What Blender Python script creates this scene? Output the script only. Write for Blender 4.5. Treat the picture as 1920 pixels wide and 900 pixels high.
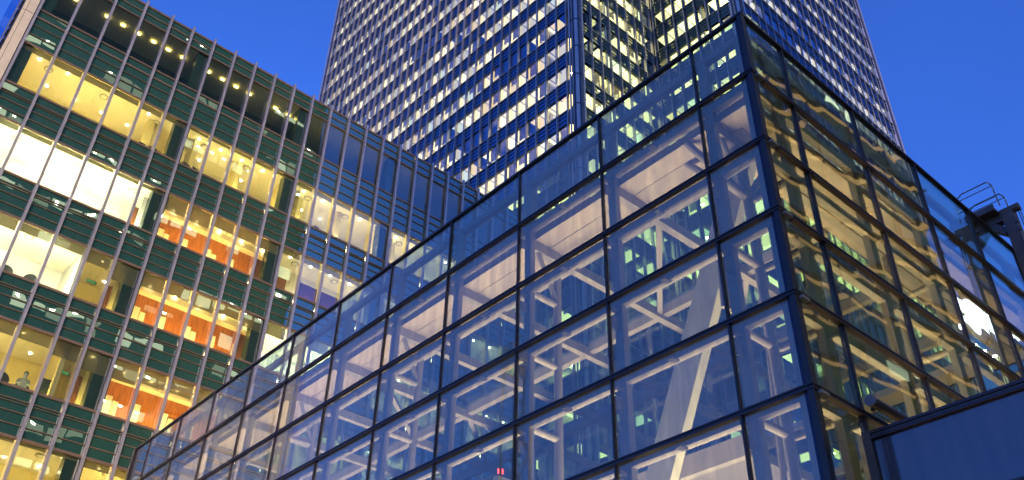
import bpy, bmesh, math, random
from mathutils import Matrix, Vector
R = math.radians
rnd = random.Random(7)
for o in list(bpy.data.objects):
    bpy.data.objects.remove(o)
scn = bpy.context.scene
col = scn.collection

# ------------------------------------------------------------------ camera
EYE = 1.6
yaw, pitch, roll = 0.8632, 0.6385, 0.0257
f = Vector((math.cos(pitch)*math.cos(yaw), math.cos(pitch)*math.sin(yaw), math.sin(pitch)))
r = Vector((math.sin(yaw), -math.cos(yaw), 0)); u = r.cross(f)
c_, s_ = math.cos(roll), math.sin(roll)
r2, u2 = c_*r + s_*u, -s_*r + c_*u
cam_d = bpy.data.cameras.new('camera'); cam = bpy.data.objects.new('camera', cam_d); col.objects.link(cam)
cam.matrix_world = Matrix(((r2.x, u2.x, -f.x, 0), (r2.y, u2.y, -f.y, 0), (r2.z, u2.z, -f.z, EYE), (0, 0, 0, 1)))
cam_d.sensor_width = 36; cam_d.lens = 32.267; cam_d.clip_end = 3000; cam_d.clip_start = .1
scn.camera = cam

# ------------------------------------------------------------------ dusk sky, warm fill sun, exposure
SUN_AZ, SUN_EL = R(240), R(13)          # direction of sky glow and added fill sun (x axis = 0, ccw)
w = bpy.data.worlds.new('World'); scn.world = w; w.use_nodes = True
nt = w.node_tree; bg = nt.nodes['Background']
sky = nt.nodes.new('ShaderNodeTexSky'); sky.sky_type = 'NISHITA'; sky.sun_disc = False
sky.sun_elevation = SUN_EL; sky.sun_rotation = R(90) - SUN_AZ
sky.air_density = 1.0; sky.dust_density = 0.0; sky.ozone_density = 10.0; sky.altitude = 0
tint = nt.nodes.new('ShaderNodeMix'); tint.data_type = 'RGBA'; tint.blend_type = 'MULTIPLY'; tint.inputs[0].default_value = 1
tint.inputs[7].default_value = (1.15, .76, 1.0, 1)
tc = nt.nodes.new('ShaderNodeTexCoord'); nz = nt.nodes.new('ShaderNodeTexNoise'); nz.inputs['Scale'].default_value = 1.6; nz.inputs['Detail'].default_value = 4
mrg = nt.nodes.new('ShaderNodeMapRange'); mrg.inputs[1].default_value = .3; mrg.inputs[2].default_value = .7; mrg.inputs[3].default_value = .90; mrg.inputs[4].default_value = 1.10
veil = nt.nodes.new('ShaderNodeMix'); veil.data_type = 'RGBA'; veil.blend_type = 'MULTIPLY'; veil.inputs[0].default_value = 1
nt.links.new(tc.outputs['Generated'], nz.inputs['Vector']); nt.links.new(nz.outputs[0], mrg.inputs[0])
nt.links.new(sky.outputs[0], tint.inputs[6]); nt.links.new(tint.outputs[2], veil.inputs[6]); nt.links.new(mrg.outputs[0], veil.inputs[7]); nt.links.new(veil.outputs[2], bg.inputs[0])
bg.inputs[1].default_value = 0.15
sd = bpy.data.lights.new('warm_fill_sun', 'SUN'); sd.energy = 0.85; sd.angle = R(9); sd.color = (1, .74, .50)  # added warm fill in place of city light; the sun is down
so = bpy.data.objects.new('warm_fill_sun', sd); col.objects.link(so)
so.rotation_euler = (R(90) - SUN_EL, 0, SUN_AZ + R(90))
vs = scn.view_settings; vs.view_transform = 'Standard'; vs.look = 'None'; vs.exposure = 1.35; vs.gamma = 1; vs.use_curve_mapping = False
cy = scn.cycles
cy.use_denoising = True
try: cy.denoiser = 'OPENIMAGEDENOISE'
except Exception: pass
cy.max_bounces = 14; cy.transparent_max_bounces = 48; cy.diffuse_bounces = 3; cy.glossy_bounces = 5; cy.transmission_bounces = 8
cy.sample_clamp_indirect = 4; cy.sample_clamp_direct = 0; cy.caustics_reflective = False; cy.caustics_refractive = False
cy.use_adaptive_sampling = False

# ------------------------------------------------------------------ materials
GAIN = .40      # lamp strengths below are given for exposure 0
M = {}
def newmat(name):
    m = bpy.data.materials.new(name); m.use_nodes = True; M[name] = m
    m.node_tree.nodes.clear(); return m, m.node_tree
def N(t, kind, **kw):
    n = t.nodes.new(kind)
    for k, v in kw.items(): setattr(n, k, v)
    return n
def solid(name, c, rough=.5, metal=0, var=.12, scale=3.0, bump=0, spec=.5, coat=0):
    m, t = newmat(name)
    out = N(t, 'ShaderNodeOutputMaterial'); p = N(t, 'ShaderNodeBsdfPrincipled'); t.links.new(p.outputs[0], out.inputs[0])
    p.inputs['Roughness'].default_value = rough; p.inputs['Metallic'].default_value = metal
    p.inputs['Specular IOR Level'].default_value = spec; p.inputs['Coat Weight'].default_value = coat
    geo = N(t, 'ShaderNodeNewGeometry'); nz = N(t, 'ShaderNodeTexNoise'); nz.inputs['Scale'].default_value = scale; nz.inputs['Detail'].default_value = 5
    t.links.new(geo.outputs['Position'], nz.inputs['Vector'])
    oi = N(t, 'ShaderNodeObjectInfo'); ad = N(t, 'ShaderNodeMath', operation='MULTIPLY_ADD'); ad.inputs[1].default_value = .35
    t.links.new(oi.outputs['Random'], ad.inputs[0]); t.links.new(nz.outputs[0], ad.inputs[2])
    mr = N(t, 'ShaderNodeMapRange'); mr.inputs[1].default_value = .3; mr.inputs[2].default_value = 1.05; mr.inputs[3].default_value = 1-var; mr.inputs[4].default_value = 1+var
    t.links.new(ad.outputs[0], mr.inputs[0])
    mx = N(t, 'ShaderNodeMix', data_type='RGBA', blend_type='MULTIPLY'); mx.inputs[0].default_value = 1; mx.inputs[6].default_value = (*c, 1)
    t.links.new(mr.outputs[0], mx.inputs[7]); t.links.new(mx.outputs[2], p.inputs['Base Color'])
    if bump:
        b = N(t, 'ShaderNodeBump'); b.inputs['Strength'].default_value = bump; b.inputs['Distance'].default_value = .02
        t.links.new(nz.outputs[0], b.inputs['Height']); t.links.new(b.outputs[0], p.inputs['Normal'])
    return m
def emis(name, c, s):
    m, t = newmat(name); out = N(t, 'ShaderNodeOutputMaterial'); e = N(t, 'ShaderNodeEmission')
    e.inputs[0].default_value = (*c, 1); e.inputs[1].default_value = s*GAIN; t.links.new(e.outputs[0], out.inputs[0]); return m
def glass(name, tintc, f0, power=5.0, wav=0, wscale=.5, gloss=(1, 1, 1), back=None, rough=0.0, dist=.05, dust_haze=0):
    """coated architectural glass: tinted see-through (or a dark backing coat) under a mirror layer"""
    m, t = newmat(name)
    out = N(t, 'ShaderNodeOutputMaterial'); mix = N(t, 'ShaderNodeMixShader')
    if dust_haze:  # dust plus milky reflected-sky haze, put into the glass colour
        gd = N(t, 'ShaderNodeNewGeometry'); mpd = N(t, 'ShaderNodeMapping'); mpd.inputs['Scale'].default_value = (5, 5, .8); nd = N(t, 'ShaderNodeTexNoise'); nd.inputs['Scale'].default_value = 1.2; nd.inputs['Detail'].default_value = 5
        od = N(t, 'ShaderNodeObjectInfo'); md = N(t, 'ShaderNodeMapRange'); md.inputs[1].default_value = .3; md.inputs[2].default_value = .75; md.inputs[3].default_value = dust_haze*.55; md.inputs[4].default_value = dust_haze*1.5
        pd = N(t, 'ShaderNodeMath', operation='MULTIPLY_ADD'); pd.inputs[1].default_value = .7; pd.inputs[2].default_value = .65; qd = N(t, 'ShaderNodeMath', operation='MULTIPLY')
        t.links.new(gd.outputs['Position'], mpd.inputs[0]); t.links.new(mpd.outputs[0], nd.inputs['Vector']); t.links.new(nd.outputs[0], md.inputs[0])
        t.links.new(od.outputs['Random'], pd.inputs[0]); t.links.new(md.outputs[0], qd.inputs[0]); t.links.new(pd.outputs[0], qd.inputs[1])
        df = N(t, 'ShaderNodeBsdfDiffuse'); df.inputs[0].default_value = (.62, .54, .53, 1); mx = N(t, 'ShaderNodeMixShader')
        t.links.new(qd.outputs[0], mx.inputs[0]); t.links.new(mix.outputs[0], mx.inputs[1]); t.links.new(df.outputs[0], mx.inputs[2]); t.links.new(mx.outputs[0], out.inputs[0])
    else:
        t.links.new(mix.outputs[0], out.inputs[0])
    lw = N(t, 'ShaderNodeLayerWeight'); lw.inputs[0].default_value = .5
    pw = N(t, 'ShaderNodeMath', operation='POWER'); pw.inputs[1].default_value = power; t.links.new(lw.outputs['Facing'], pw.inputs[0])
    ma = N(t, 'ShaderNodeMath', operation='MULTIPLY_ADD'); ma.inputs[1].default_value = 1-f0; ma.inputs[2].default_value = f0
    t.links.new(pw.outputs[0], ma.inputs[0]); t.links.new(ma.outputs[0], mix.inputs[0])
    if back is None:
        a = N(t, 'ShaderNodeBsdfTransparent'); a.inputs[0].default_value = (*tintc, 1)
    else:
        a = N(t, 'ShaderNodeBsdfDiffuse'); a.inputs[0].default_value = (*back, 1)
    g = N(t, 'ShaderNodeBsdfGlossy'); g.inputs['Roughness'].default_value = rough; g.inputs[0].default_value = (*gloss, 1)
    t.links.new(a.outputs[0], mix.inputs[1]); t.links.new(g.outputs[0], mix.inputs[2])
    if wav:
        geo = N(t, 'ShaderNodeNewGeometry'); oi = N(t, 'ShaderNodeObjectInfo')
        sc = N(t, 'ShaderNodeVectorMath', operation='SCALE'); sc.inputs['Scale'].default_value = 1.0
        mu = N(t, 'ShaderNodeMath', operation='MULTIPLY'); mu.inputs[1].default_value = 60; t.links.new(oi.outputs['Random'], mu.inputs[0])
        ad = N(t, 'ShaderNodeVectorMath', operation='ADD'); t.links.new(geo.outputs['Position'], ad.inputs[0]); t.links.new(mu.outputs[0], ad.inputs[1])
        nz = N(t, 'ShaderNodeTexNoise'); nz.inputs['Scale'].default_value = wscale; nz.inputs['Detail'].default_value = 1.0
        t.links.new(ad.outputs[0], nz.inputs['Vector'])
        b = N(t, 'ShaderNodeBump'); b.inputs['Strength'].default_value = wav; b.inputs['Distance'].default_value = dist
        t.links.new(nz.outputs[0], b.inputs['Height']); t.links.new(b.outputs[0], g.inputs['Normal'])
    return m
def wood(name, c1, c2):
    m, t = newmat(name); out = N(t, 'ShaderNodeOutputMaterial'); p = N(t, 'ShaderNodeBsdfPrincipled'); t.links.new(p.outputs[0], out.inputs[0])
    p.inputs['Roughness'].default_value = .35
    geo = N(t, 'ShaderNodeNewGeometry'); mp = N(t, 'ShaderNodeMapping'); mp.inputs['Scale'].default_value = (6, 6, .7); t.links.new(geo.outputs['Position'], mp.inputs[0])
    nz = N(t, 'ShaderNodeTexNoise'); nz.inputs['Scale'].default_value = 2; nz.inputs['Detail'].default_value = 6; t.links.new(mp.outputs[0], nz.inputs['Vector'])
    cr = N(t, 'ShaderNodeValToRGB'); cr.color_ramp.elements[0].position = .35; cr.color_ramp.elements[1].position = .68
    cr.color_ramp.elements[0].color = (*c1, 1); cr.color_ramp.elements[1].color = (*c2, 1)
    t.links.new(nz.outputs[0], cr.inputs[0]); t.links.new(cr.outputs[0], p.inputs['Base Color']); return m
def blind_mat(name, c):
    m, t = newmat(name); out = N(t, 'ShaderNodeOutputMaterial')
    d = N(t, 'ShaderNodeBsdfDiffuse'); d.inputs[0].default_value = (*c, 1); tr = N(t, 'ShaderNodeBsdfTranslucent'); tr.inputs[0].default_value = (*c, 1)
    tp = N(t, 'ShaderNodeBsdfTransparent'); tp.inputs[0].default_value = (.9, .85, .7, 1)
    a = N(t, 'ShaderNodeMixShader'); a.inputs[0].default_value = .6; b = N(t, 'ShaderNodeMixShader'); b.inputs[0].default_value = .18
    t.links.new(d.outputs[0], a.inputs[1]); t.links.new(tr.outputs[0], a.inputs[2]); t.links.new(a.outputs[0], b.inputs[1]); t.links.new(tp.outputs[0], b.inputs[2])
    t.links.new(b.outputs[0], out.inputs[0]); return m

solid('paving', (.16, .15, .14), .8, var=.2, scale=1.5, bump=.3)
solid('asphalt', (.05, .05, .052), .9, var=.25, scale=8, bump=.4)
solid('fin_steel', (.48, .42, .43), .34, .5, var=.10, scale=.8)
solid('rail_steel', (.26, .17, .11), .42, .4, var=.12, scale=1.2)
solid('dark_frame', (.030, .020, .020), .38, .1, var=.2)
solid('reflection_blue_frame', (.022, .022, .05), .3, .4, var=.2)
solid('cap_frame', (.050, .034, .036), .34, .4, var=.2)
solid('white_steel', (.30, .265, .245), .45, 0, var=.07, scale=1.4)
solid('soffit', (.42, .34, .29), .6, 0, var=.05, scale=.6)
solid('cream_stone', (.86, .70, .44), .55, 0, var=.10, scale=2.0, bump=.05)
solid('brown_steel', (.10, .075, .065), .45, .3, var=.3, scale=4, bump=.1)
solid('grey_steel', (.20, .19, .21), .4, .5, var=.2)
solid('concrete', (.32, .31, .30), .8, 0, var=.15)
solid('pale_wall', (.78, .74, .62), .7, 0, var=.05)
solid('yellow_wall', (.78, .66, .30), .65, 0, var=.06)
solid('white_wall', (.85, .83, .78), .7, 0, var=.03)
solid('white_board', (.85, .82, .68), .4, 0, var=.03)
solid('purple_panel', (.14, .04, .10), .5, 0, var=.1)
solid('carpet', (.22, .20, .18), .9, 0, var=.15)
solid('ceiling_tile', (.80, .74, .58), .8, 0, var=.04)
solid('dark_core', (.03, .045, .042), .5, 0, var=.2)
solid('pier_green', (.035, .065, .055), .25, .1, var=.2)
solid('block_wall', (.055, .13, .085), .5, 0, var=.2)
solid('gallery_soffit', (.15, .135, .14), .7, 0, var=.1, scale=.5)
solid('black_fabric', (.02, .02, .022), .7, 0)
solid('blue_shirt', (.16, .19, .24), .8, 0)
solid('skin', (.42, .26, .18), .6, 0)
solid('dark_hair', (.02, .015, .012), .6, 0)
solid('tower_steel', (.46, .42, .40), .34, .6, var=.12, scale=.5)
solid('tower_dark', (.035, .045, .075), .4, .4, var=.25)
solid('exit_green', (.02, .10, .05), .5, 0)
wood('wood_panel', (.30, .085, .012), (.50, .17, .028)); wood('door_wood', (.13, .045, .014), (.23, .09, .03))
blind_mat('blind', (.46, .42, .26)); blind_mat('tower_blind', (.62, .58, .60))
glass('face_glass', (.81, .925, .875), .085, 4.5, wav=.12, wscale=.35, dist=.02, dust_haze=.18)
glass('side_glass', (.80, .90, .78), .16, 4.5, wav=.17, wscale=.8, dist=.03, dust_haze=.012)
glass('roof_glass', (.80, .90, .845), .06, 5)
glass('screen_glass', (.62, .74, .90), .01, 5)
glass('office_glass', (.95, .98, .90), .145, 5, wav=.1, wscale=.4)
glass('spandrel_glass', (0, 0, 0), .25, 4, back=(.020, .095, .058), wav=.35, wscale=.7, dist=.02, dust_haze=.02)
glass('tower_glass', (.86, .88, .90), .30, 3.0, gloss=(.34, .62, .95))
glass('reflection_tint_glass', (.84, .92, .84), .07, 4)  # green reflections put into duller glass for low floors and notch
glass('reflection_tint_spandrel', (0, 0, 0), .05, 4, back=(.07, .12, .095))  # reflected green of nearby walls painted into the backing
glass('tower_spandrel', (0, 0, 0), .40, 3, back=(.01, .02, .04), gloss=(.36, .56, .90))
glass('canopy_glass', (0, 0, 0), .12, 4, back=(.03, .03, .045), wav=.03, wscale=.4, dust_haze=.13)
emis('lamp_warm', (1, .74, .26), 60); emis('lamp_soft', (1, .80, .42), 50); emis('lamp_blast', (1, .90, .62), 210); emis('spot', (1, .88, .58), 60)
emis('lamp_dim', (1, .76, .22), 11); emis('lamp_gold', (1, .66, .20), 75); emis('tower_ceiling', (1, .80, .36), 4.0); emis('tower_ceiling_dim', (1, .84, .48), 2.2); emis('tower_ceiling_hot', (1, .82, .38), 5.5)
emis('tower_ceiling_amber', (1, .70, .26), 3.2); emis('tower_ceiling_cool', (.92, .95, .60), 2.6); emis('tower_spot', (1, .88, .50), 160); emis('block_window', (.74, .90, .60), 2.0); emis('block_dim', (.70, .85, .60), .8); emis('block_spot', (1, .92, .65), 110); emis('block_line', (1, .60, .24), .55)
emis('sign_white', (.72, .9, 1), 9); emis('sign_letter', (.5, .9, 1), 3); emis('red_lamp', (1, .05, .05), 40); emis('exit_lit', (.25, .75, .25), .8); emis('green_lamp', (.55, 1, .15), 8)

# ------------------------------------------------------------------ mesh helpers
def link(o): col.objects.link(o); return o
CUBE = [(-.5, -.5, -.5), (.5, -.5, -.5), (.5, .5, -.5), (-.5, .5, -.5), (-.5, -.5, .5), (.5, -.5, .5), (.5, .5, .5), (-.5, .5, .5)]
CF = [(0, 3, 2, 1), (4, 5, 6, 7), (0, 1, 5, 4), (1, 2, 6, 5), (2, 3, 7, 6), (3, 0, 4, 7)]
_mc = {}
def cube_mesh(mat):
    if ('c', mat) not in _mc:
        me = bpy.data.meshes.new('box_' + mat); me.from_pydata(CUBE, [], CF); me.materials.append(M[mat]); _mc['c', mat] = me
    return _mc['c', mat]
def cyl_mesh(mat, n=14):
    if ('y', mat, n) not in _mc:
        vs_ = [(math.cos(2*math.pi*i/n), math.sin(2*math.pi*i/n), z) for z in (-.5, .5) for i in range(n)]
        fs = [(i, (i+1) % n, n+(i+1) % n, n+i) for i in range(n)] + [tuple(range(n-1, -1, -1)), tuple(range(n, 2*n))]
        me = bpy.data.meshes.new('tube_' + mat); me.from_pydata(vs_, [], fs); me.materials.append(M[mat])
        for pl in me.polygons: pl.use_smooth = len(pl.vertices) == 4
        _mc['y', mat, n] = me
    return _mc['y', mat, n]
def zmat(d):
    d = d.normalized(); return d.to_track_quat('Z', 'Y').to_matrix().to_4x4()
def rect_mat(p0, p1, up=Vector((0, 0, 1))):
    d = (p1-p0).normalized()
    if abs(d.dot(up)) > .99: up = Vector((1, 0, 0))
    x = up.cross(d).normalized(); y = d.cross(x)
    return Matrix(((x.x, y.x, d.x, 0), (x.y, y.y, d.y, 0), (x.z, y.z, d.z, 0), (0, 0, 0, 1)))

class Thing:
    """an Empty at the thing's base; parts are given in survey units v, local = (v - o) * k"""
    def __init__(s, name, label, cat, o, k, rot=0, group=None, loc=None):
        s.o = Vector(o); s.k = k
        s.root = link(bpy.data.objects.new(name, None)); s.root.empty_display_size = .5
        s.root.location = loc if loc else (o[0]*k, o[1]*k, (o[2]*k + EYE) if k != 1 else o[2])
        s.root.rotation_euler[2] = rot
        s.root['label'] = label; s.root['category'] = cat
        if group: s.root['group'] = group
    def P(s, v): return (Vector(v) - s.o) * s.k
    def add(s, name, me, mw, parent=None):
        o = link(bpy.data.objects.new(name, me)); o.parent = parent or s.root
        o.matrix_local = mw if parent is None else parent.matrix_basis.inverted() @ mw
        return o
    def box(s, name, mat, x, y, z, parent=None):
        a, b = s.P((x[0], y[0], z[0])), s.P((x[1], y[1], z[1]))
        return s.add(name, cube_mesh(mat), Matrix.Translation((a+b)/2) @ Matrix.Diagonal((*[max(abs(q), 1e-4) for q in b-a], 1)), parent)
    def tube(s, name, mat, p0, p1, rad, n=14, parent=None):
        a, b = s.P(p0), s.P(p1)
        return s.add(name, cyl_mesh(mat, n), Matrix.Translation((a+b)/2) @ zmat(b-a) @ Matrix.Diagonal((rad*s.k, rad*s.k, (b-a).length, 1)), parent)
    def bar(s, name, mat, p0, p1, w_, h_, parent=None):
        a, b = s.P(p0), s.P(p1)
        return s.add(name, cube_mesh(mat), Matrix.Translation((a+b)/2) @ rect_mat(a, b) @ Matrix.Diagonal((w_*s.k, h_*s.k, (b-a).length, 1)), parent)
class MB:
    def __init__(s): s.v = []; s.f = []; s.m = []; s.mats = []
    def mi(s, mat):
        if mat not in s.mats: s.mats.append(mat)
        return s.mats.index(mat)
    def box(s, mat, mw):
        n = len(s.v); s.v += [tuple(mw @ Vector(c)) for c in CUBE]; k = s.mi(mat)
        for q in CF: s.f.append(tuple(n+i for i in q)); s.m.append(k)
    def abox(s, mat, x, y, z):
        s.box(mat, Matrix.Translation(((x[0]+x[1])/2, (y[0]+y[1])/2, (z[0]+z[1])/2)) @ Matrix.Diagonal((abs(x[1]-x[0]), abs(y[1]-y[0]), abs(z[1]-z[0]), 1)))
    def quad(s, mat, pts):
        n = len(s.v); s.v += [tuple(p) for p in pts]; s.f.append(tuple(range(n, n+len(pts)))); s.m.append(s.mi(mat))
    def build(s, name, root, kind=None):
        me = bpy.data.meshes.new(name); me.from_pydata(s.v, [], s.f)
        for q in s.mats: me.materials.append(M[q])
        me.polygons.foreach_set('material_index', s.m)
        o = link(bpy.data.objects.new(name, me))
        if root: o.parent = root
        if kind: o['kind'] = kind
        return o

# ------------------------------------------------------------------ ground
g = MB(); g.quad('paving', [(-900, -900, 0), (900, -900, 0), (900, 900, 0), (-900, 900, 0)]); go = g.build('ground', None, 'structure')
rd = MB(); rd.quad('asphalt', [(-300, -11.5, .004), (300, -11.5, .004), (300, -3.5, .004), (-300, -3.5, .004)]); rd.build('road', None, 'structure')

# ================================================================== LEFT OFFICE BUILDING
KL = .874; YL = 44.17; F0 = 7.047; GZ = -EYE/KL
B = Thing('office_building', 'green glass office block with slim steel fins and glowing yellow and orange rooms', 'building', (0.95, YL, GZ), KL)
FXL = [1.73, 3.47, 5.22, 6.92, 8.61, F0+3.0]            # wider bays at the corner
def fx(i):
    if i >= 2: return F0 + 1.5*i
    j = min(4, max(0, math.floor(i+3))); return FXL[j] + (FXL[j+1]-FXL[j])*(i+3-j)
I0, I1 = -3, 22
SILL = [41.33] + [35.58-5.387*i for i in range(7)]        # row 0 is the top storey
HEAD = [44.68] + [s_i + 3.07 for s_i in SILL[1:]]
XE = fx(I1)
# fins
for i in range(I0, I1+1):
    B.box('fin', 'fin_steel', (fx(i)-.07, fx(i)+.07), (YL-.26, YL-.06), (GZ, 46.16))
    B.box('fin_bracket', 'dark_frame', (fx(i)-.03, fx(i)+.03), (YL-.08, YL-.0), (GZ, 45.9))
# rails per storey
def rail(z, t=.085, d=.05, mat='rail_steel'): B.box('rail', mat, (fx(I0), XE), (YL-.015-d, YL-.012), (z-t/2, z+t/2))
for z, t in ((45.95, .16), (45.3, .08), (44.68, .10), (41.33, .12), (40.7, .12), (40.05, .045), (39.34, .045), (38.65, .14)): rail(z, t)
for k in range(1, 8):
    s0, h1 = SILL[k], (HEAD[k+1] if k < 7 else GZ+.3)
    rail(s0, .13)
    n = 4
    for q in range(1, n):
        z = s0 + (h1-s0)*q/n; rail(z, .045)
        if q == 1: rail(z-.14, .03)
    if k < 7: rail(h1, .15)
PIERS = [-3, 3, 8, 13, 18, 22]
bays = range(I0, I1)
PANE = {}; CEIL = {}
for b in bays:
    x0, x1 = fx(b)+.05, fx(b+1)-.05
    B.box('spandrel_panel', 'spandrel_glass', (x0, x1), (YL, YL+.06), (44.68, 45.95))
    B.box('spandrel_panel', 'spandrel_glass', (x0, x1), (YL, YL+.06), (38.65, 41.33))
    for k in range(0, 7):
        PANE[k, b] = B.box('window_pane', 'office_glass', (x0, x1), (YL+.02, YL+.045), (SILL[k], HEAD[k]))
        if k: B.box('spandrel_panel', 'spandrel_glass', (x0, x1), (YL, YL+.06), (HEAD[k+1] if k < 7 else GZ, SILL[k]))
# piers behind the glass
for i in PIERS:
    xa = fx(i) - (.68 if i > -3 else 0); xb = fx(i) + (.22 if i < 22 else 0)
    B.box('pier', 'pier_green', (xa, xb+(.45 if i == -3 else 0)), (YL+.12, YL+.75), (GZ, 45.8))
# slabs, roof, end and rear walls
for k in range(0, 7):
    B.box('window_ledge', 'pale_wall', (fx(I0), XE), (YL+.07, YL+.32), (SILL[k]-.12, SILL[k]-.04))
    B.box('floor_slab', 'concrete', (fx(I0), XE), (YL+.65, YL+9), (SILL[k]-.55, SILL[k]-.32)); B.box('fill_strip_tray', 'white_wall', (fx(I0), XE), (YL+.08, YL+.65), (SILL[k]-.75, SILL[k]-.65))  # tray under an added light strip, hidden below the sill
    CEIL[k] = B.box('ceiling', 'ceiling_tile', (fx(I0), XE), (YL+.1, YL+9), (HEAD[k]+.04, HEAD[k]+.12))
B.box('roof', 'concrete', (2.0, XE), (YL+.1, YL+18), (45.2, 45.8))
B.box('rear_wall', 'concrete', (2.0, XE), (YL+9, YL+18), (GZ, 45.2))
B.box('end_wall', 'concrete', (XE-.1, XE+.1), (YL+.1, YL+18), (GZ, 45.8))
# cream stone corner pier with joints, ladder of dark sunshades and glass edge beyond it
xl = .98
jz = [46.3, 40.55, 35.1, 29.8, 24.4, 19.0, 13.6, 8.2, 2.8, GZ]
for a, b_ in zip(jz[:-1], jz[1:]):
    B.box('stone_panel', 'cream_stone', (xl+.2, 1.61), (YL-.30, YL+.3), (b_+.02, a-.02))
    B.box('stone_panel', 'cream_stone', (xl, xl+.18), (YL-.27, YL+.3), (b_+.02, a-.02))
B.box('corner_core', 'dark_core', (xl+.05, 1.58), (YL-.2, YL+9), (GZ, 46.2))
for j in range(60):
    z = 46 - .8*j
    if z > GZ+1: B.box('sunshade', 'dark_frame', (xl-.16, xl-.02), (YL-.15, YL+.5), (z-.07, z+.07))
B.box('edge_frame', 'dark_frame', (xl-.1, xl-.03), (YL-.1, YL+1.2), (GZ, 46.2))
B.box('edge_frame', 'rail_steel', (xl-.25, xl-.19), (YL-.2, YL-.08), (GZ, 46.2))
B.box('glass_screen', 'screen_glass', (xl-.62, xl-.26), (YL-.15, YL-.12), (GZ, 45.6))

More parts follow.
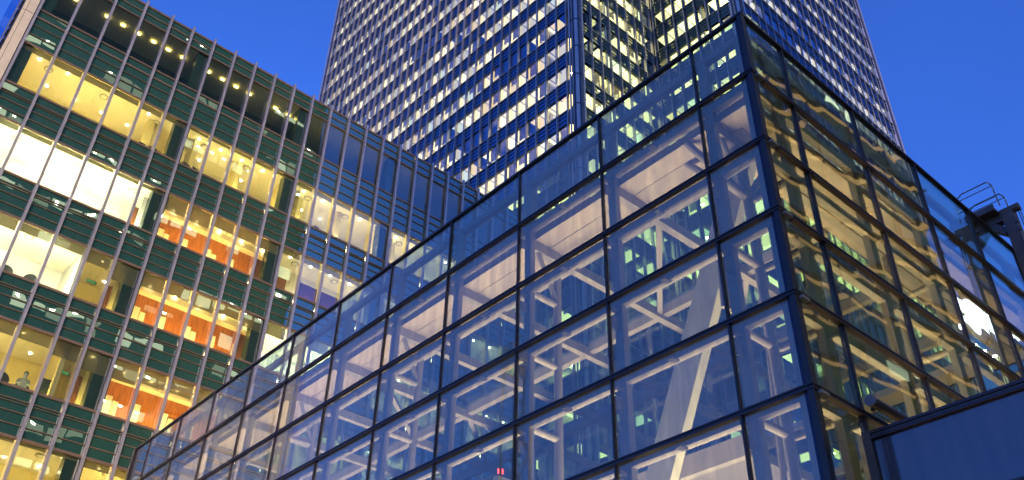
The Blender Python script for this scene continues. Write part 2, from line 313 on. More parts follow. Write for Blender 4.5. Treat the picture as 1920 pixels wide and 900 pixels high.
# rooms: (row, from bay, to bay, style)
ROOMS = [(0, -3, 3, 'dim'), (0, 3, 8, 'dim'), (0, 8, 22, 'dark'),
         (1, -3, 3, 'yellow'), (1, 3, 8, 'warm'), (1, 8, 13, 'pale'), (1, 13, 22, 'pale'),
         (2, -3, 3, 'blast'), (2, 3, 8, 'wood'), (2, 8, 13, 'purple'), (2, 13, 22, 'pale'),
         (3, -3, 1, 'white'), (3, 1, 3, 'door'), (3, 3, 8, 'wood'), (3, 8, 13, 'white'), (3, 13, 22, 'pale'),
         (4, -3, 1.5, 'meet'), (4, 1.5, 3, 'door'), (4, 3, 8, 'wood'), (4, 8, 22, 'pale'),
         (5, -3, 3, 'stripe'), (5, 3, 8, 'gold'), (5, 8, 22, 'pale'), (6, -3, 22, 'pale')]
for (k, b0, b1, st) in ROOMS:
    xa, xb = fx(b0)+.06, fx(b1)-.06
    z0, z1 = SILL[k]-.32, HEAD[k]+.04
    dep = {'wood': 1.9, 'purple': 2.3, 'dim': 3.0, 'blast': 3.2, 'white': 3.4}.get(st, 3.6)
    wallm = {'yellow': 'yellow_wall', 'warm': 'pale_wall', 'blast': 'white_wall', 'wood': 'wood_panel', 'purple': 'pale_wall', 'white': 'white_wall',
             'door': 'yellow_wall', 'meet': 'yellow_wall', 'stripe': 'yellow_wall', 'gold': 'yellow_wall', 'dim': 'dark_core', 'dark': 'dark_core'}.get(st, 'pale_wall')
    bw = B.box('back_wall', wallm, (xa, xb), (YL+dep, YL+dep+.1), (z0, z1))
    for xx in (xa, xb): B.box('partition', wallm if st != 'wood' else 'pale_wall', (xx-.05, xx+.05), (YL+.16, YL+dep), (z0, z1))
    lm = {'yellow': 'lamp_warm', 'warm': 'lamp_warm', 'blast': 'lamp_blast', 'wood': 'lamp_gold', 'white': 'lamp_blast', 'gold': 'lamp_gold', 'stripe': 'lamp_warm',
          'door': 'lamp_warm', 'meet': 'lamp_warm'}.get(st, 'lamp_soft')
    if st in ('dim', 'dark'):
        if st == 'dim':
            for q in range(int((b1-b0)*1.5)):
                x = xa + .5 + q*1.0
                if rnd.random() < .62: B.box('downlight', 'lamp_dim', (x-.13, x+.13), (YL+1.2, YL+1.32), (z1-.10, z1-.03), CEIL[k])
        continue
    n = max(1, int(round((xb-xa)/1.5)))
    for q in range(n):
        x = xa + (q+.5)*(xb-xa)/n
        if st == 'wood':
            B.box('downlight', 'spot', (x+.2, x+.32), (YL+dep-.62, YL+dep-.52), (z1-.06, z1-.02), CEIL[k])
        elif st not in ('blast', 'white'):
            if rnd.random() < .75: B.box('downlight', 'spot', (x+.25, x+.36), (YL+.75, YL+.86), (z1-.05, z1-.02), CEIL[k])
            if rnd.random() < .5: B.box('downlight', 'spot', (x-.3, x-.2), (YL+2.6, YL+2.7), (z1-.05, z1-.02), CEIL[k])
    B.box('hidden_fill_strip', lm, (xa+.15, xb-.15), (YL+.36, YL+.58), (SILL[k]-.22, SILL[k]-.14))  # added light hidden below the sill to brighten ceiling and walls
    for q in range(max(1, n//2)):
        x = xa + (2*q+1.1)*(xb-xa)/n
        if x < xb-.4:
            B.tube('air_diffuser', 'concrete', (x, YL+1.25, z1-.035), (x, YL+1.25, z1-.003), .26, 18); B.tube('air_diffuser', 'ceiling_tile', (x, YL+1.25, z1-.05), (x, YL+1.25, z1-.036), .17, 18)
    # ceiling tile joints
    for q in range(1, int((xb-xa)/.75)):
        x = xa + q*.75; B.box('ceiling_joint', 'pale_wall', (x-.015, x+.015), (YL+.2, YL+dep), (z1-.022, z1-.002), CEIL[k])
    # roller blinds
    for b in range(math.floor(b0), math.ceil(b1)):
        dr = {'blast': .25, 'yellow': .42, 'white': .62, 'meet': .55, 'door': .95, 'wood': .85, 'stripe': .15, 'gold': .3, 'pale': .3, 'warm': .2}.get(st, .4)
        dr *= rnd.uniform(.75, 1.25)
        B.box('blind', 'blind', (fx(b)+.08, fx(b+1)-.10), (YL+.10, YL+.115), (z1-.08-dr, z1-.05), PANE.get((k, b)))
    if st == 'wood':
        for q in range(int(b0), int(b1)):
            x = fx(q)
            B.box('white_board', 'white_board', (x+.62, x+1.02), (YL+dep-.09, YL+dep-.03), (z0+.2, z0+2.2), bw)
            if q % 2: B.box('white_board', 'white_board', (x+1.07, x+1.36), (YL+dep-.09, YL+dep-.03), (z0+.2, z0+2.0), bw)
        B.box('handle', 'grey_steel', (xb-1.02, xb-.97), (YL+.63, YL+.7), (z0+.9, z0+1.2), B.box('door', 'door_wood', (xb-1.1, xb-.35), (YL+.7, YL+.78), (z0, z0+2.2))); B.box('door_frame', 'pale_wall', (xb-.33, xb-.05), (YL+.7, YL+.8), (z0, z1-.4))
        B.box('bulkhead', 'ceiling_tile', (xa, xb), (YL+dep-.5, YL+dep-.01), (z1-.40, z1-.02))
    if st in ('door', 'blast'):
        B.box('handle', 'grey_steel', (xb-1.2, xb-1.15), (YL+.93, YL+1.0), (z0+.9, z0+1.2), B.box('door', 'door_wood', (xb-1.25, xb-.85), (YL+1.0, YL+1.08), (z0, z0+2.3))); B.box('door_frame', 'yellow_wall' if st == 'door' else 'white_wall', (xb-.8, xb-.3), (YL+.9, YL+1.0), (z0, z1-.3))
    if st == 'purple':
        B.box('wall_panel', 'door_wood', (xa+.2, xa+1.4), (YL+dep-.8, YL+dep-.7), (z0, z0+2.2))
        for q in range(2): B.box('wall_panel', 'purple_panel', (xa+1.7+q*1.5, xa+3.1+q*1.5), (YL+.5, YL+.56), (z0, z0+1.75))
    if st == 'yellow':
        for q in range(6): B.box('wall_panel', 'white_board', (xa+.6+q*1.35, xa+1.5+q*1.35), (YL+dep-.08, YL+dep-.03), (z1-1.3, z1-.75))
        B.box('column', 'yellow_wall', (xb-1.9, xb-1.45), (YL+1.2, YL+1.7), (z0, z1))
    if st == 'stripe':
        for q in range(22): B.bar('screen_slat', 'door_wood', (xa+3.6+q*.22, YL+.5, z0+.2), (xa+4.6+q*.22, YL+.5, z0+1.6), .06, .06)
    if st in ('warm', 'pale'):
        for q in range(0, int(b1-b0), 2): B.box('wall_panel', 'yellow_wall', (xa+.9+q*1.5, xa+1.2+q*1.5), (YL+1.0, YL+2.2), (z0, z1-.05))

# ================================================================== TOWER
TW = Thing('office_tower', 'tall steel and glass skyscraper with notched corner and hundreds of lit windows', 'tower', (44.31, 42.66, 0), 1, rot=R(1.5))
TW.o = Vector((0, 0, 0)); TW.root.location = (44.31, 42.66, 0)
ZT = 147.2
class Face:
    def __init__(s, o, d, n, length, fins): s.o, s.d, s.n, s.L, s.fins = Vector((*o, 0)), Vector((*d, 0)), Vector((*n, 0)), length, fins
    def mat(s, a, o, z):
        c = s.o + s.d*(a[0]+a[1])/2 + s.n*(o[0]+o[1])/2 + Vector((0, 0, (z[0]+z[1])/2))
        Rm = Matrix(((s.d.x, s.n.x, 0, 0), (s.d.y, s.n.y, 0, 0), (0, 0, 1, 0), (0, 0, 0, 1)))
        return Matrix.Translation(c) @ Rm @ Matrix.Diagonal((abs(a[1]-a[0]), abs(o[1]-o[0]), abs(z[1]-z[0]), 1))
FL = Face((0, 0), (0, 1), (-1, 0), 53.6, [1.25+1.4345*i for i in range(37)])
FN1 = Face((0, 0), (1, 0), (0, -1), 12.45, [.5+1.455*i for i in range(9)])
FN2 = Face((12.45, 0), (0, -1), (-1, 0), 11.3, [.55+1.40*i for i in range(8)])
FR = Face((12.45, -11.3), (1, 0), (0, -1), 34.1, [.6+1.45*i for i in range(24)])
FLOORS = [75.2-4*16 + 4*i for i in range(1, 34)]
tw_rest = MB(); tw_body = MB(); tw_ceil = MB(); tw_rail = MB(); tw_blind = MB()
cand = []
def lit_map(fi, fl, b):
    # strings of lit offices along each floor
    base = {0: .94, 1: .97, 2: .98, 3: .98}[fi]
    q = (math.sin(fl*12.9898 + (b//4)*78.233 + fi*3.1)*43758.5453) % 1
    return q < base and rnd.random() < .93
for fi, Fc in enumerate((FL, FN1, FN2, FR)):
    for a in Fc.fins:
        TW.add('fin', cube_mesh('tower_steel'), Fc.mat((a-.055, a+.055), (.02, .30 if fi < 3 else .12), (8, ZT)))
    edges = Fc.fins + [Fc.L]
    for z in FLOORS:
        f_i = int(z/4)
        for q, t in ((0, .09), (-.55, .05), (-1.08, .05), (-1.6, .09)):
            tw_rail.box('tower_steel' if q == 0 else 'tower_dark', Fc.mat((Fc.fins[0], Fc.L), (.035, .075 if q else .16), (z+q-t/2, z+q+t/2)))
        tw_rest.box('tower_spandrel' if z > 56 and fi in (0, 3) else 'reflection_tint_spandrel', Fc.mat((0, Fc.L), (-.02, .03), (z-1.6, z)))
        tw_body.box('tower_dark', Fc.mat((0, Fc.L), (-4.5, -.05), (z-1.3, z-.1)))
        fam = rnd.random()
        for b in range(len(Fc.fins)):
            a0, a1 = edges[b]+.05, edges[b+1]-.05
            if a1-a0 < .4: continue
            cand.append((z, fi, Fc, a0, a1))
            # jamb, bracket cluster
            tw_rail.box('tower_dark', Fc.mat((a0, a0+.16), (-.1, .10 if fi < 3 else -.02), (z, z+2.4)))
            for q in range(3): tw_rail.box('tower_dark', Fc.mat((a0-.02, a0+.16), (.04, .15), (z-.42-.45*q, z-.33-.45*q)))
            lit = lit_map(fi, f_i, b) and (z > 46 or rnd.random() < .22)
            cl = None
            if lit:
                e = rnd.random()+(.12 if fi == 3 else 0); cl = ('tower_ceiling' if e < .42 else 'tower_ceiling_cool' if e < .54 else 'tower_ceiling_amber' if e < .64 else 'tower_ceiling_dim' if e < .86 else 'tower_ceiling_hot')
                zc = z+2.45
                cc = [(a0, -.3), (a1, -.3), (a1, -3.4), (a0, -3.4)]
                tw_ceil.quad(cl, [Fc.o+Fc.d*p_+Fc.n*q_+Vector((0, 0, zc)) for p_, q_ in cc])  # ceilings themselves glow in place of office lamps
                if rnd.random() < (.34 if fi else .20):
                    tw_ceil.box('tower_spot', Fc.mat(((a0+a1)/2-.12, (a0+a1)/2+.12), (-1.95, -1.75), (z+2.28, z+2.36)))
            if rnd.random() < (.34 if fi == 0 else .16):
                dr = rnd.choice((.5, .9, 1.3, 1.6, 1.9))*rnd.uniform(.85, 1.1)
                tw_blind.box('tower_blind', Fc.mat((a0+.18, a1), (-.2, -.19), (z+2.4-dr, z+2.4)))
    # back wall of the rooms
    tw_body.box('pale_wall', Fc.mat((0, Fc.L), (-4.6, -4.5), (8, ZT)))
# the 300 largest window panes are parts, the rest one piece
def dist(c): 
    z, fi, Fc, a0, a1 = c; p_ = TW.root.location + Fc.o + Fc.d*(a0+a1)/2
    vis = 0 if (z > 40 or fi in (1,)) else 60
    return math.hypot(p_.x, p_.y)**2 + (z-EYE)**2 + vis**2*40
cand.sort(key=dist)
for i, (z, fi, Fc, a0, a1) in enumerate(cand):
    mw = Fc.mat((a0+.1, a1), (-.06, -.03), (z+.03, z+2.42))
    if i < 300: TW.add('window_pane', cube_mesh('tower_glass' if z > 56 and fi in (0, 3) else 'reflection_tint_glass'), mw)
    else: tw_rest.box('tower_glass' if z > 56 and fi in (0, 3) else 'reflection_tint_glass', mw)
tw_rest.build('distant_glazing', TW.root, 'stuff'); tw_rail.build('facade_rail_grid', TW.root, 'stuff'); tw_ceil.build('glowing_ceiling', TW.root, 'stuff'); tw_blind.build('roller_blind_rows', TW.root, 'stuff')
tw_body.build('floor_structure', TW.root)
TW.add('core', cube_mesh('tower_dark'), Matrix.Translation((29, 27, ZT/2)) @ Matrix.Diagonal((34, 48, ZT, 1)))
TW.add('core', cube_mesh('tower_dark'), Matrix.Translation((32, -2, ZT/2)) @ Matrix.Diagonal((28, 9, ZT, 1)))
TW.add('base', cube_mesh('tower_dark'), Matrix.Translation((23.2, 21.2, 4)) @ Matrix.Diagonal((46, 64, 8, 1)))
for nm, (cx, cy_) in (('corner_column', (.35, .45)), ('corner_column', (12.75, -10.85)), ('corner_column', (46.2, -10.9)), ('corner_column', (.3, 53.4))):
    c0 = TW.tube(nm, 'tower_steel', (cx-.05, cy_-.05, 0), (cx-.05, cy_-.05, ZT), .52, 20)
    for dx, dy in ((-.62, .32), (.32, -.62), (-.56, -.18), (-.18, -.56)): TW.tube('column_rib', 'tower_steel' if dx*dy < 0 else 'tower_dark', (cx+dx, cy_+dy, 0), (cx+dx, cy_+dy, ZT), .10, 8)
    for z in FLOORS: TW.tube('column_joint', 'tower_dark', (cx-.05, cy_-.05, z-.05), (cx-.05, cy_-.05, z+.05), .56, 16)

# ================================================================== GLASS PAVILION
KP = .52; X0, Y0 = 18.84, 10.486; GP = -EYE/KP
PV = Thing('glass_pavilion', 'large glass box pavilion with dark frame and white steel structure inside', 'pavilion', (X0, Y0, GP), KP)
LV = [24.73, 22.0, 19.12, 16.39, 13.55, 10.77, 7.98, 5.19, 2.40, -.39, GP]
YA = [Y0, Y0+2.16] + [Y0+2.16+4.5*i for i in range(1, 11)] + [Y0+2.16+4.5*10+2.3]
XB = [X0, X0+2.30] + [X0+2.30+4.45*i for i in range(1, 6)]
XR, YR = XB[-1], YA[-1]
def tilt(o, deg):
    e = o.rotation_euler; o.rotation_euler = (e.x+R(rnd.gauss(0, deg)), e.y+R(rnd.gauss(0, deg)), e.z+R(rnd.gauss(0, deg)))
# panes
rear = MB()
for j in range(len(LV)-1):
    zt, zb = LV[j]-.07, LV[j+1]+.07
    if zt-zb < .3: continue
    for i in range(len(YA)-1):
        tilt(PV.box('glass_pane', 'face_glass', (X0+.05, X0+.09), (YA[i]+.05, YA[i+1]-.05), (zb, zt)), .12)
        a, b_ = PV.P((XR-.09, YA[i]+.05, zb)), PV.P((XR-.05, YA[i+1]-.05, zt)); rear.abox('roof_glass', (a.x, b_.x), (a.y, b_.y), (a.z, b_.z))
    for i in range(len(XB)-1):
        tilt(PV.box('glass_pane', 'side_glass', (XB[i]+.05, XB[i+1]-.05), (Y0+.05, Y0+.09), (zb, zt)), .22)
        a, b_ = PV.P((XB[i]+.05, YR-.09, zb)), PV.P((XB[i+1]-.05, YR-.05, zt)); rear.abox('roof_glass', (a.x, b_.x), (a.y, b_.y), (a.z, b_.z))
rear.build('rear_glazing', PV.root, 'stuff')
# outside frame
for y in YA[1:-1]: PV.box('mullion', 'dark_frame', (X0-.03, X0+.11), (y-.034, y+.034), (GP, LV[0]))
for x in XB[1:-1]: PV.box('mullion', 'dark_frame', (x-.04, x+.04), (Y0-.03, Y0+.15), (GP, LV[0]))
PV.box('corner_post', 'dark_frame', (X0-.04, X0+.14), (Y0-.04, Y0+.14), (GP, LV[0]+.02))
PV.box('corner_post', 'reflection_blue_frame', (X0+.02, X0+.16), (Y0+.14, Y0+.26), (GP, LV[0]-.1))  # dark blue strip stands in for sky reflected in corner glass
PV.box('corner_post', 'dark_frame', (X0+.14, X0+.26), (Y0+.0, Y0+.14), (GP, LV[0]-.1))
for x, y in ((X0, YR), (XR, Y0), (XR, YR)): PV.box('corner_post', 'dark_frame', (x-.15, x+.15), (y-.15, y+.15), (GP, LV[0]))
for j, z in enumerate(LV[1:-1]):
    for dz, t, pr, mt in ((.055, .05, .065, 'cap_frame'), (0, .055, .04, 'dark_frame'), (-.055, .05, .065, 'cap_frame')):
        PV.box('transom', mt, (X0-pr, X0+.10), (Y0-pr+.0, YR), (z+dz-t/2, z+dz+t/2))
        PV.box('transom', mt, (X0+.105, XR), (Y0-pr, Y0+.10), (z+dz-t/2, z+dz+t/2))
    PV.box('transom', 'dark_frame', (XR-.15, XR+.05), (Y0+.2, YR), (z-.07, z+.07)); PV.box('transom', 'dark_frame', (X0+.2, XR-.2), (YR-.15, YR+.05), (z-.07, z+.07))
PV.box('coping', 'dark_frame', (X0-.06, X0+.12), (Y0-.06, YR+.1), (LV[0], LV[0]+.10)); PV.box('coping', 'dark_frame', (X0+.125, XR+.1), (Y0-.06, Y0+.12), (LV[0], LV[0]+.10))
PV.box('coping', 'dark_frame', (XR-.1, XR+.105), (Y0+.21, YR+.1), (LV[0], LV[0]+.10)); PV.box('coping', 'dark_frame', (X0+.21, XR-.12), (YR-.1, YR+.105), (LV[0], LV[0]+.10))
# structural frame just inside the glass
d0, d1 = .50, .74
for y in YA[1:-1]: PV.box('column', 'white_steel', (X0+d0, X0+d1), (y-.17, y+.17), (GP, LV[0]-.35))
for x in XB[1:-1]: PV.box('column', 'white_steel', (x-.2, x+.2), (Y0+d0, Y0+d1), (GP, LV[0]-.35))
for z in LV[:-1]:
    zb = z-.02 if z < 24 else z-.45
    PV.box('beam', 'white_steel', (X0+d0-.01, X0+d1+.01), (Y0+d1, YR-.4), (zb, zb+.30))
    PV.box('beam', 'white_steel', (X0+d0, XR-.4), (Y0+d0-.01, Y0+d1-.01), (zb, zb+.30))
    PV.box('beam', 'grey_steel', (XR-d1, XR-d0), (Y0+d1, YR-.4), (zb, zb+.30)); PV.box('beam', 'grey_steel', (X0+d1+.02, XR-d1-.01), (YR-d1, YR-d0), (zb, zb+.30))  # rear beams and columns darkened by colour to look unlit
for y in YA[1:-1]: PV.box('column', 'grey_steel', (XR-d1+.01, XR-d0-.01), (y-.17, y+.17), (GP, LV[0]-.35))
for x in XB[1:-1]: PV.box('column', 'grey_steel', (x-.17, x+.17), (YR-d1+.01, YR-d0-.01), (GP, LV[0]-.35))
PV.box('column', 'white_steel', (X0+d0+.01, X0+d1-.01), (Y0+d0+.01, Y0+d1-.02), (GP, LV[0]-.35))
br = MB()
for z in LV[1:-1]:
    for y in YA[1:-1]:
        for (xa, xb, ya, yb, za, zb) in ((.16, d0, -.05, .05, -.30, -.18), (.16, d0, -.03, .03, -.95, -.55)):
            a, b_ = PV.P((X0+xa, y+ya, z+za)), PV.P((X0+xb, y+yb, z+zb)); br.abox('white_steel', (a.x, b_.x), (a.y, b_.y), (a.z, b_.z))
        a, b_ = PV.P((X0+.16, y-2.3, z-.16)), PV.P((X0+d0, y-2.1, z-.08)); br.abox('white_steel', (a.x, b_.x), (a.y, b_.y), (a.z, b_.z))
    for x in XB[1:-1]:
        a, b_ = PV.P((x-.05, Y0+.18, z-.30)), PV.P((x+.05, Y0+d0, z-.18)); br.abox('white_steel', (a.x, b_.x), (a.y, b_.y), (a.z, b_.z))
br.build('glazing_bracket', PV.root, 'stuff')
# roof: opaque band round the edge, beams and skylight in the middle
RZ, WB = 21.62, 2.9
PV.box('roof_soffit', 'soffit', (X0+d1+.03, X0+1.55), (Y0+d1+.03, YR-d1-.03), (RZ, RZ+.36)); PV.box('roof_soffit', 'soffit', (X0+1.58, X0+WB), (Y0+1.62, YR-2.0), (RZ, RZ+.36))
PV.box('roof_soffit', 'soffit', (X0+1.56, XR-d1-.03), (Y0+d1+.03, Y0+1.59), (RZ, RZ+.36)); PV.box('roof_soffit', 'soffit', (X0+WB+.01, XR-2), (Y0+1.60, Y0+WB), (RZ, RZ+.36))
PV.box('roof_soffit', 'soffit', (XR-2.0, XR-d1-.03), (Y0+1.6, YR-d1-.03), (RZ, RZ+.36)); PV.box('roof_soffit', 'soffit', (X0+1.56, XR-2.01), (YR-1.99, YR-d1-.03), (RZ, RZ+.36))
xs = [X0+WB+i*5.4 for i in range(4)]
for x in xs: PV.box('roof_beam', 'white_steel', (x, x+.32), (Y0+WB, YR-2.0), (RZ-.25, RZ+.34))
for i, y in enumerate(YA[1:-1]):
    PV.box('roof_beam', 'white_steel', (X0+d1+.02, XR-2.0), (y-.15, y+.15), (RZ-.45, RZ-.02))
for i in range(1, 10, 4):
    for k in range(2):
        ya, yb = YA[i+1], YA[i+2] if i+2 < len(YA) else YR-2
        PV.bar('roof_brace', 'white_steel', (xs[k]+.2, ya, RZ-.15), (xs[k+1], yb, RZ-.15), .22, .22)
for i in range(1, 11, 2):
    y0_, y1_ = YA[i], min(YA[i+1]+4.5, YR-2)
    for k in range(3): PV.box('skylight_pane', 'roof_glass', (xs[k]+.33, xs[k+1]-.01), (y0_+.01, min(y0_+8.98, YR-2)), (RZ+.20, RZ+.24))
# inner row of columns tied back to the frame
IN = 2.08
ynodes = [YA[1], YA[3], YA[5], YA[7], YA[9]]
for q, y in enumerate(ynodes):
    PV.tube('inner_column', 'white_steel', (X0+IN, y, GP), (X0+IN, y, RZ), .16)
    for z in LV[2:-2]:
        PV.tube('strut', 'white_steel', (X0+d1, y, z+.06), (X0+IN, y, z+.06), .13)
    PV.tube('diagonal_brace', 'white_steel', (X0+d1, y, LV[1]-.2), (X0+IN, y, LV[2]+.1), .10)
for x in (XB[1], XB[3], XB[5]):
    if x != XB[1]: PV.tube('inner_column', 'white_steel', (x, Y0+IN, GP), (x, Y0+IN, RZ), .16)
    for z in LV[2:-2]: PV.tube('strut', 'white_steel', (x, Y0+d1, z+.06), (x, Y0+IN, z+.06), .13)
nx, ny = XB[1], YA[1]
for dx, dy in ((-1.3, 1.2), (1.2, -1.0), (1.4, 1.4), (-.4, 1.9)):
    PV.tube('branch_arm', 'white_steel', (X0+IN, ny, LV[2]+.05), (X0+IN+dx, ny+dy, RZ), .13)
# leaning twin-plate column by the corner
for off in (0, .46):
    PV.bar('leaning_column', 'pale_wall', (X0+2.6, 24.0+off, GP), (X0+2.6, 12.6+off, 21.4), .36, .62)  # paler colour than the other steel, so the column looks lit
PV.bar('leaning_column', 'pale_wall', (X0+2.75, 24.25, GP), (X0+2.75, 12.85, 21.4), .12, .3)
PV.tube('hanger', 'white_steel', (X0+3.2, 14.4, GP), (X0+3.2, 13.3, 17.5), .10)
for q in range(3): PV.tube('service_pipe', 'white_steel', (X0+1.75+.22*q, 13.9, LV[3]-1), (X0+1.75+.22*q, 13.9-.25, RZ), .09)
# gallery floors deeper inside
PV.box('gallery_floor', 'gallery_soffit', (X0+7.5, X0+16.5), (Y0+7, YR-10), (13.4, 13.8)); PV.box('gallery_edge', 'white_steel', (X0+7.2, X0+7.5), (Y0+7, YR-10), (13.3, 14.1))
for y in YA[4:-3:4]: PV.box('gallery_beam', 'white_steel', (X0+3.0, X0+7.19), (y-.15, y+.15), (13.42, 13.85))
PV.box('ground_floor', 'carpet', (X0+.8, XR-.8), (Y0+.8, YR-.8), (GP+.01, GP+.06))
# uplights on the pavilion floor
def area(name, loc, sx, sy, watts, c, rot=(math.pi, 0, 0)):
    l = bpy.data.lights.new(name, 'AREA'); l.shape = 'RECTANGLE'; l.size = sx; l.size_y = sy; l.energy = watts*GAIN; l.color = c
    o = link(bpy.data.objects.new(name, l)); o.location = loc; o.rotation_euler = rot; return o
for i in range(5):
    y = (Y0 + 6 + i*9.2)*KP
    area('floor_uplight', ((X0+1.5)*KP, y, .4), 1.0, 4.2, 2300, (1, .65, .41))
    area('floor_uplight', ((X0+12)*KP, y, .4), 3.0, 4.2, 120, (1, .66, .38))
for i in range(2): area('floor_uplight', ((X0+6+i*9)*KP, (Y0+2.2)*KP, .4), 4.0, 1.4, 560, (1, .66, .32))

# ================================================================== entrance box on the right side
EN = Thing('entrance_lobby', 'dark blue glass entrance box with brown frame jutting from the pavilion', 'entrance', (20.5, Y0-.15, GP), KP)
ex0, ex1, ey1, ey0 = 20.55, 30.5, Y0-.16, Y0-11
ez = [9.84, 7.75, 5.6, 3.4, 1.2, -1.0]
EN.box('corner_frame', 'brown_steel', (ex0-.10, ex0+.14), (ey1-.22, ey1), (GP, 9.98))
for k, z in enumerate(ez):
    for dz, t, pr, mt in ((.07, .07, .10, 'cap_frame'), (0, .08, .06, 'brown_steel'), (-.07, .07, .10, 'cap_frame')):
        EN.box('frame_rail', mt, (ex0-pr, ex0+.12), (ey0, ey1-.225), (z+dz-t/2, z+dz+t/2))
    zb = ez[k+1] if k+1 < len(ez) else GP
    for q in range(2):
        EN.box('glass_panel', 'canopy_glass', (ex0+.0, ex0+.05), (ey1-.30-(q+1)*5.2, ey1-.24-q*5.2), (zb+.12, z-.12))
EN.box('core', 'dark_core', (ex0+.1, ex1), (ey0+.1, ey1-.02), (GP, 9.78)); EN.box('roof', 'grey_steel', (ex0+.13, ex1+.1), (ey0-.1, ey1-.01), (9.8, 9.92))
HR = Thing('handrail_tube', 'round brass coloured tube on brackets along the pavilion side above entrance', 'rail', (21.0, Y0-.3, GP), KP)
HR.tube('tube', 'cap_frame', (21.0, Y0-.34, 10.98), (27.5, Y0-.34, 10.98), .14, 16); HR.tube('end_cap', 'grey_steel', (20.95, Y0-.34, 10.98), (21.0, Y0-.34, 10.98), .15, 16)
for x in (21.4, 24, 26.6): HR.box('bracket', 'dark_frame', (x-.05, x+.05), (Y0-.30, Y0-.12), (10.9, 11.0))

# ================================================================== roof cleaning gantry
GA = Thing('cleaning_gantry', 'dark steel facade cleaning gantry with hooped guard rail over the roof edge', 'gantry', (36.7, 9.55, GP), KP)
GA.box('post', 'brown_steel', (36.45, 36.95), (9.36, 9.86), (GP, 25.3))
GA.box('arm', 'brown_steel', (36.5, 36.9), (9.87, 12.6), (24.92, 25.28)); GA.bar('knee_brace', 'brown_steel', (36.7, 9.86, 24.35), (36.7, 10.5, 25.0), .34, .34)
GA.tube('pulley_stub', 'brown_steel', (36.7, 9.1, 25.38), (36.7, 9.9, 25.38), .19, 16)
GA.box('platform', 'brown_steel', (36.0, 37.4), (9.9, 11.9), (25.29, 25.42)); GA.box('toe_plate', 'brown_steel', (36.02, 36.08), (9.9, 11.9), (25.42, 25.6))
GA.box('roof_leg', 'grey_steel', (36.5, 36.9), (12.61, 13.0), (22.0, 25.28))
for x in (36.1, 37.3):
    pts = [(x, 9.66, 25.42), (x, 9.70, 26.6), (x, 9.85, 26.85), (x, 11.0, 26.85), (x, 11.25, 26.7), (x, 11.35, 25.42)]
    for a, b_ in zip(pts[:-1], pts[1:]): GA.tube('guard_rail', 'grey_steel', a, b_, .03, 8)
    GA.tube('guard_rail', 'grey_steel', (x, 9.70, 26.55), (x, 11.3, 26.55), .022, 8); GA.tube('guard_rail', 'grey_steel', (x, 9.68, 25.95), (x, 11.33, 25.95), .022, 8)
for y in (9.12, 9.2): GA.tube('cable', 'dark_frame', (36.7, y, 25.35), (36.7, y, 8), .02, 6)
for z in (24.6, 24.2, 23.4): GA.box('bolt_plate', 'brown_steel', (36.4, 36.5), (9.3, 9.44), (z-.1, z+.1))

# ================================================================== buildings across the street (seen in the glass)
def block(name, label, cat, loc, rot, Lx, Dy, H, fl, lit, line, spot):
    T = Thing(name, label, cat, (0, 0, 0), 1, rot=rot, loc=loc)
    T.box('body', 'dark_core', (0, Lx), (-Dy, -.3), (0, H))
    T.box('curtain_wall', 'block_wall', (0, Lx), (-.3, -.1), (0, H))
    T.box('roof', 'concrete', (-.2, Lx+.2), (-Dy-.2, .1), (H, H+.5))
    w1 = MB(); l1 = MB(); n = int(H/fl); nb = int(Lx/1.8)
    for k in range(1, n):
        z = k*fl
        if line: l1.abox('block_line', (0, Lx), (-.1, .05), (z-.04, z+.04)); l1.abox('dark_frame', (0, Lx), (-.1, .3), (z+.08, z+.22))
        for b in range(nb):
            if (math.sin(k*7.13+(b//3)*3.77)*9973) % 1 < lit and rnd.random() < .8:
                x = b*1.8
                w1.abox(rnd.choice(('block_window', 'block_window', 'block_dim')), (x+.15, x+1.65), (-.1, -.06), (z+fl-.8-rnd.choice((.35, .6, 1.0, 1.5))*min(1, fl/4), z+fl-.7))
                if rnd.random() < spot: w1.abox('block_spot', (x+.5, x+.9), (-.06, -.02), (z+fl-1.0, z+fl-.85))
    for b in range(0, nb+1, 2): l1.abox('rail_steel', (b*1.8-.06, b*1.8+.06), (-.1, .15), (0, H))
    w1.build('lit_windows', T.root, 'stuff'); l1.build('facade_lines', T.root, 'stuff'); return T
block('office_block', 'tall dark office block mirrored in the green spandrel glass of the fin building', 'building', (-9, -14, 0), 0, 51, 14, 104, 4.0, .46, False, .55)
block('office_block', 'dark office block with glowing floor lines mirrored wavily in the pavilion side glass', 'building', (28, -9.0, 0), R(8), 21, 6, 44, 2.3, .03, True, .3)
block('office_block', 'office block with a bright rooftop sign mirrored in the pavilion side glass', 'building', (84, -22, 0), 0, 46, 14, 55, 3.4, .85, False, .3)
S = Thing('rooftop_sign', 'glowing white rooftop sign with letter H mirrored in pavilion glass', 'sign', (0, 0, 0), 1, loc=(94, -22.6, 55.6))
for x, w_, z, h in ((.4, 1.6, .9, 2.0), (2.2, 2.2, 1.2, 3.6), (4.6, 1.8, .9, 5.0), (6.6, 2.4, 2.4, 3.4), (9.2, 1.5, 1.6, 1.8)): S.box('light_panel', 'sign_white', (x, x+w_), (-.3, 0), (z, z+h))
for x in (14.0, 16.0): S.box('letter_stroke', 'sign_letter', (x, x+.6), (-.3, 0), (8.2, 11.4))
S.box('letter_stroke', 'sign_letter', (14.6, 16.0), (-.28, -.02), (9.5, 10.1))
for x in (1, 5, 9, 14.3, 16.3): S.box('post', 'brown_steel', (x-.12, x+.12), (-.7, -.45), (0, 9.5 if x > 12 else 7)); S.box('bracket', 'brown_steel', (x-.08, x+.08), (-.46, -.29), (6.0 if x < 12 else 8.6, 6.2 if x < 12 else 8.8))

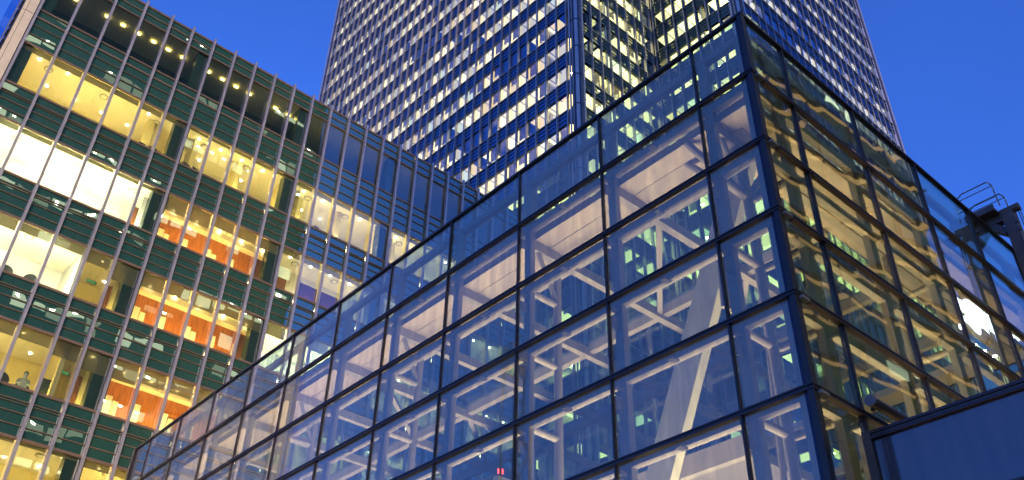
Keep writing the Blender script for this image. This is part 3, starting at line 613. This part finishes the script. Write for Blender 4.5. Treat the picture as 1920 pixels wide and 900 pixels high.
# construction crane mirrored in the long glass face
CR = Thing('tower_crane', 'slim lattice tower crane with red lamps mirrored in the long pavilion glass', 'crane', (0, 0, 0), 1, loc=(-30, 57, 0))
for dx in (-.8, .8):
    for dy in (-.8, .8): CR.tube('mast_leg', 'brown_steel', (dx, dy, 0), (dx, dy, 43), .12, 8)
for k in range(21): CR.bar('lattice', 'brown_steel', (-.8, -.8 if k % 2 else .8, k*2.04), (-.8, .8 if k % 2 else -.8, k*2.04+2), .1, .1); CR.bar('lattice', 'brown_steel', (-.8 if k % 2 else .8, -.8, k*2.04), (.8 if k % 2 else -.8, -.8, k*2.04+2), .1, .1)
CR.box('cab', 'grey_steel', (-1, 1), (-1, 1), (42.9, 45)); CR.box('warning_lamp', 'red_lamp', (-.25, .25), (-.25, .25), (45, 45.5)); CR.box('warning_lamp', 'red_lamp', (.3, .7), (1.0, 1.3), (33, 33.4))

# ================================================================== things in the offices
def office_chair(label, x, y, z, rz, mat='black_fabric'):
    T = Thing('office_chair', label, 'chair', (0, 0, 0), 1, rot=rz, loc=(x, y, z), group='chairs by the office windows')
    bm = bmesh.new(); bmesh.ops.create_uvsphere(bm, u_segments=16, v_segments=10, radius=1)
    for v in bm.verts: v.co = Vector((v.co.x*.27, v.co.y*.05 + .10*(v.co.x**2), v.co.z*.33))
    me = bpy.data.meshes.new('chair_back'); bm.to_mesh(me); bm.free(); me.materials.append(M[mat])
    for pl in me.polygons: pl.use_smooth = True
    T.add('backrest', me, Matrix.Translation((0, -.24, .88)))
    T.add('seat', me, Matrix.Translation((0, 0, .48)) @ Matrix.Rotation(R(90), 4, 'X') @ Matrix.Diagonal((1, .9, .8, 1)))
    T.tube('stem', 'grey_steel', (0, 0, .08), (0, 0, .46), .03, 8)
    for k in range(5): T.bar('foot', 'grey_steel', (0, 0, .09), (.28*math.cos(k*1.2566), .28*math.sin(k*1.2566), .05), .04, .03)
    for s__ in (-1, 1): T.bar('armrest', 'black_fabric', (s__*.28, -.1, .68), (s__*.28, .18, .68), .05, .03)
    return T
def lx(b): return fx(b)*KL
yw = YL*KL; 
def fz(k): return EYE + (SILL[k]-.32)*KL
office_chair('round backed black chair by the white room window, beside the pale wall', lx(-.75), yw+.75, fz(3), R(190))
office_chair('round backed black chair in white room with arms facing the window edge', lx(-.15), yw+.75, fz(3), R(160))
office_chair('dark high chair next to the seated worker in yellow room', lx(.25), yw+.8, fz(4), R(200))
office_chair('dark chair under the seated worker in pale blue shirt', lx(.72), yw+.85, fz(4), R(170))
office_chair('dark chair behind top row yellow room window beside the wood column', lx(2.1), yw+.6, fz(1), R(170))
office_chair('dark chair beyond the pier in the warm room of upper row', lx(3.6), yw+.6, fz(1), R(200))

def person(label, x, y, z, rz):
    me = bpy.data.meshes.new('person_body')
    J = [((0, 0, .50), .15), ((0, .02, .72), .14), ((0, .04, .98), .16), ((0, .05, 1.10), .06), ((0, .07, 1.19), .08), ((0, .08, 1.30), .095), ((0, .08, 1.37), .075),
         ((.19, .04, 1.02), .065), ((.24, .14, .80), .05), ((.14, .36, .78), .035), ((-.19, .04, 1.02), .065), ((-.24, .14, .80), .05), ((-.14, .36, .78), .035),
         ((.10, .02, .50), .09), ((.11, .42, .50), .065), ((.11, .44, .08), .045), ((.11, .56, .05), .04), ((-.10, .02, .50), .09), ((-.11, .42, .50), .065), ((-.11, .44, .08), .045), ((-.11, .56, .05), .04)]
    Ed = [(0, 1), (1, 2), (2, 3), (3, 4), (4, 5), (5, 6), (2, 7), (7, 8), (8, 9), (2, 10), (10, 11), (11, 12), (0, 13), (13, 14), (14, 15), (15, 16), (0, 17), (17, 18), (18, 19), (19, 20)]
    me.from_pydata([j[0] for j in J], Ed, []); T = Thing('person', label, 'person', (0, 0, 0), 1, rot=rz, loc=(x, y, z))
    me.materials.append(M['blue_shirt'])
    o = T.add('body', me, Matrix.Identity(4)); sk = o.modifiers.new('skin', 'SKIN')
    for i_, (v, (_, rr)) in enumerate(zip(me.skin_vertices[0].data, J)): v.radius = (rr*1.25, rr*.85) if i_ in (1, 2) else (rr, rr)
    me.skin_vertices[0].data[0].use_root = True
    sb = o.modifiers.new('sub', 'SUBSURF'); sb.levels = sb.render_levels = 2
    bm = bmesh.new(); bmesh.ops.create_uvsphere(bm, u_segments=14, v_segments=10, radius=1)
    hm = bpy.data.meshes.new('hair'); bm.to_mesh(hm); bm.free(); hm.materials.append(M['dark_hair'])
    T.add('hair', hm, Matrix.Translation((0, .05, 1.335)) @ Matrix.Diagonal((.10, .115, .095, 1)))
    return T
person('seated person in pale blue shirt, back turned, in the yellow room', lx(.72), yw+.85, fz(4), R(170))
for k, b, lab in ((3, 1.75, 'green exit sign under the ceiling of yellow room above the wood door'), (4, 1.9, 'green exit sign hanging in the lower yellow room near dark cabinet')):
    T = Thing('exit_sign', lab, 'sign', (0, 0, 0), 1, loc=(lx(b), yw+1.5, fz(k)+2.15))
    T.box('panel', 'exit_green', (-.24, .24), (-.02, .02), (0, .16))
    for q in range(4): T.box('pictogram', 'exit_lit', (-.2+q*.1, -.14+q*.1), (-.026, -.021), (.03, .13))
    for s__ in (-.15, .15): T.tube('hanger', 'grey_steel', (s__, 0, .16), (s__, 0, .52), .008, 6)
cb = Thing('cabinet', 'dark grey cabinet standing by the lower yellow room window', 'cabinet', (0, 0, 0), 1, loc=(lx(1.3), yw+.7, fz(4)))
cb.box('carcass', 'pier_green', (-.22, .22), (-.2, .2), (0, 1.25)); cb.box('door', 'dark_core', (-.2, .2), (-.225, -.201), (.05, 1.2))

def laptop(label, x, k, rz):
    T = Thing('laptop', label, 'laptop', (0, 0, 0), 1, rot=rz, loc=(x, yw+.19, EYE+(SILL[k]-.04)*KL), group='laptops on the window ledges')
    T.box('keyboard_base', 'grey_steel', (-.17, .17), (-.10, .10), (0, .02)); T.bar('screen', 'black_fabric', (0, -.10, .02), (0, -.14, .26), .34, .015)
laptop('open laptop on the ledge of yellow top room near its wood column', lx(1.55), 1, R(10))
laptop('open laptop on the ledge of the warm room just past the green pier', lx(3.45), 1, R(-15))
laptop('open laptop on the ledge of the warm room, next to another laptop', lx(3.75), 1, R(20))
laptop('open laptop on the ledge of the pale upper room beyond second pier', lx(9.4), 1, R(8))
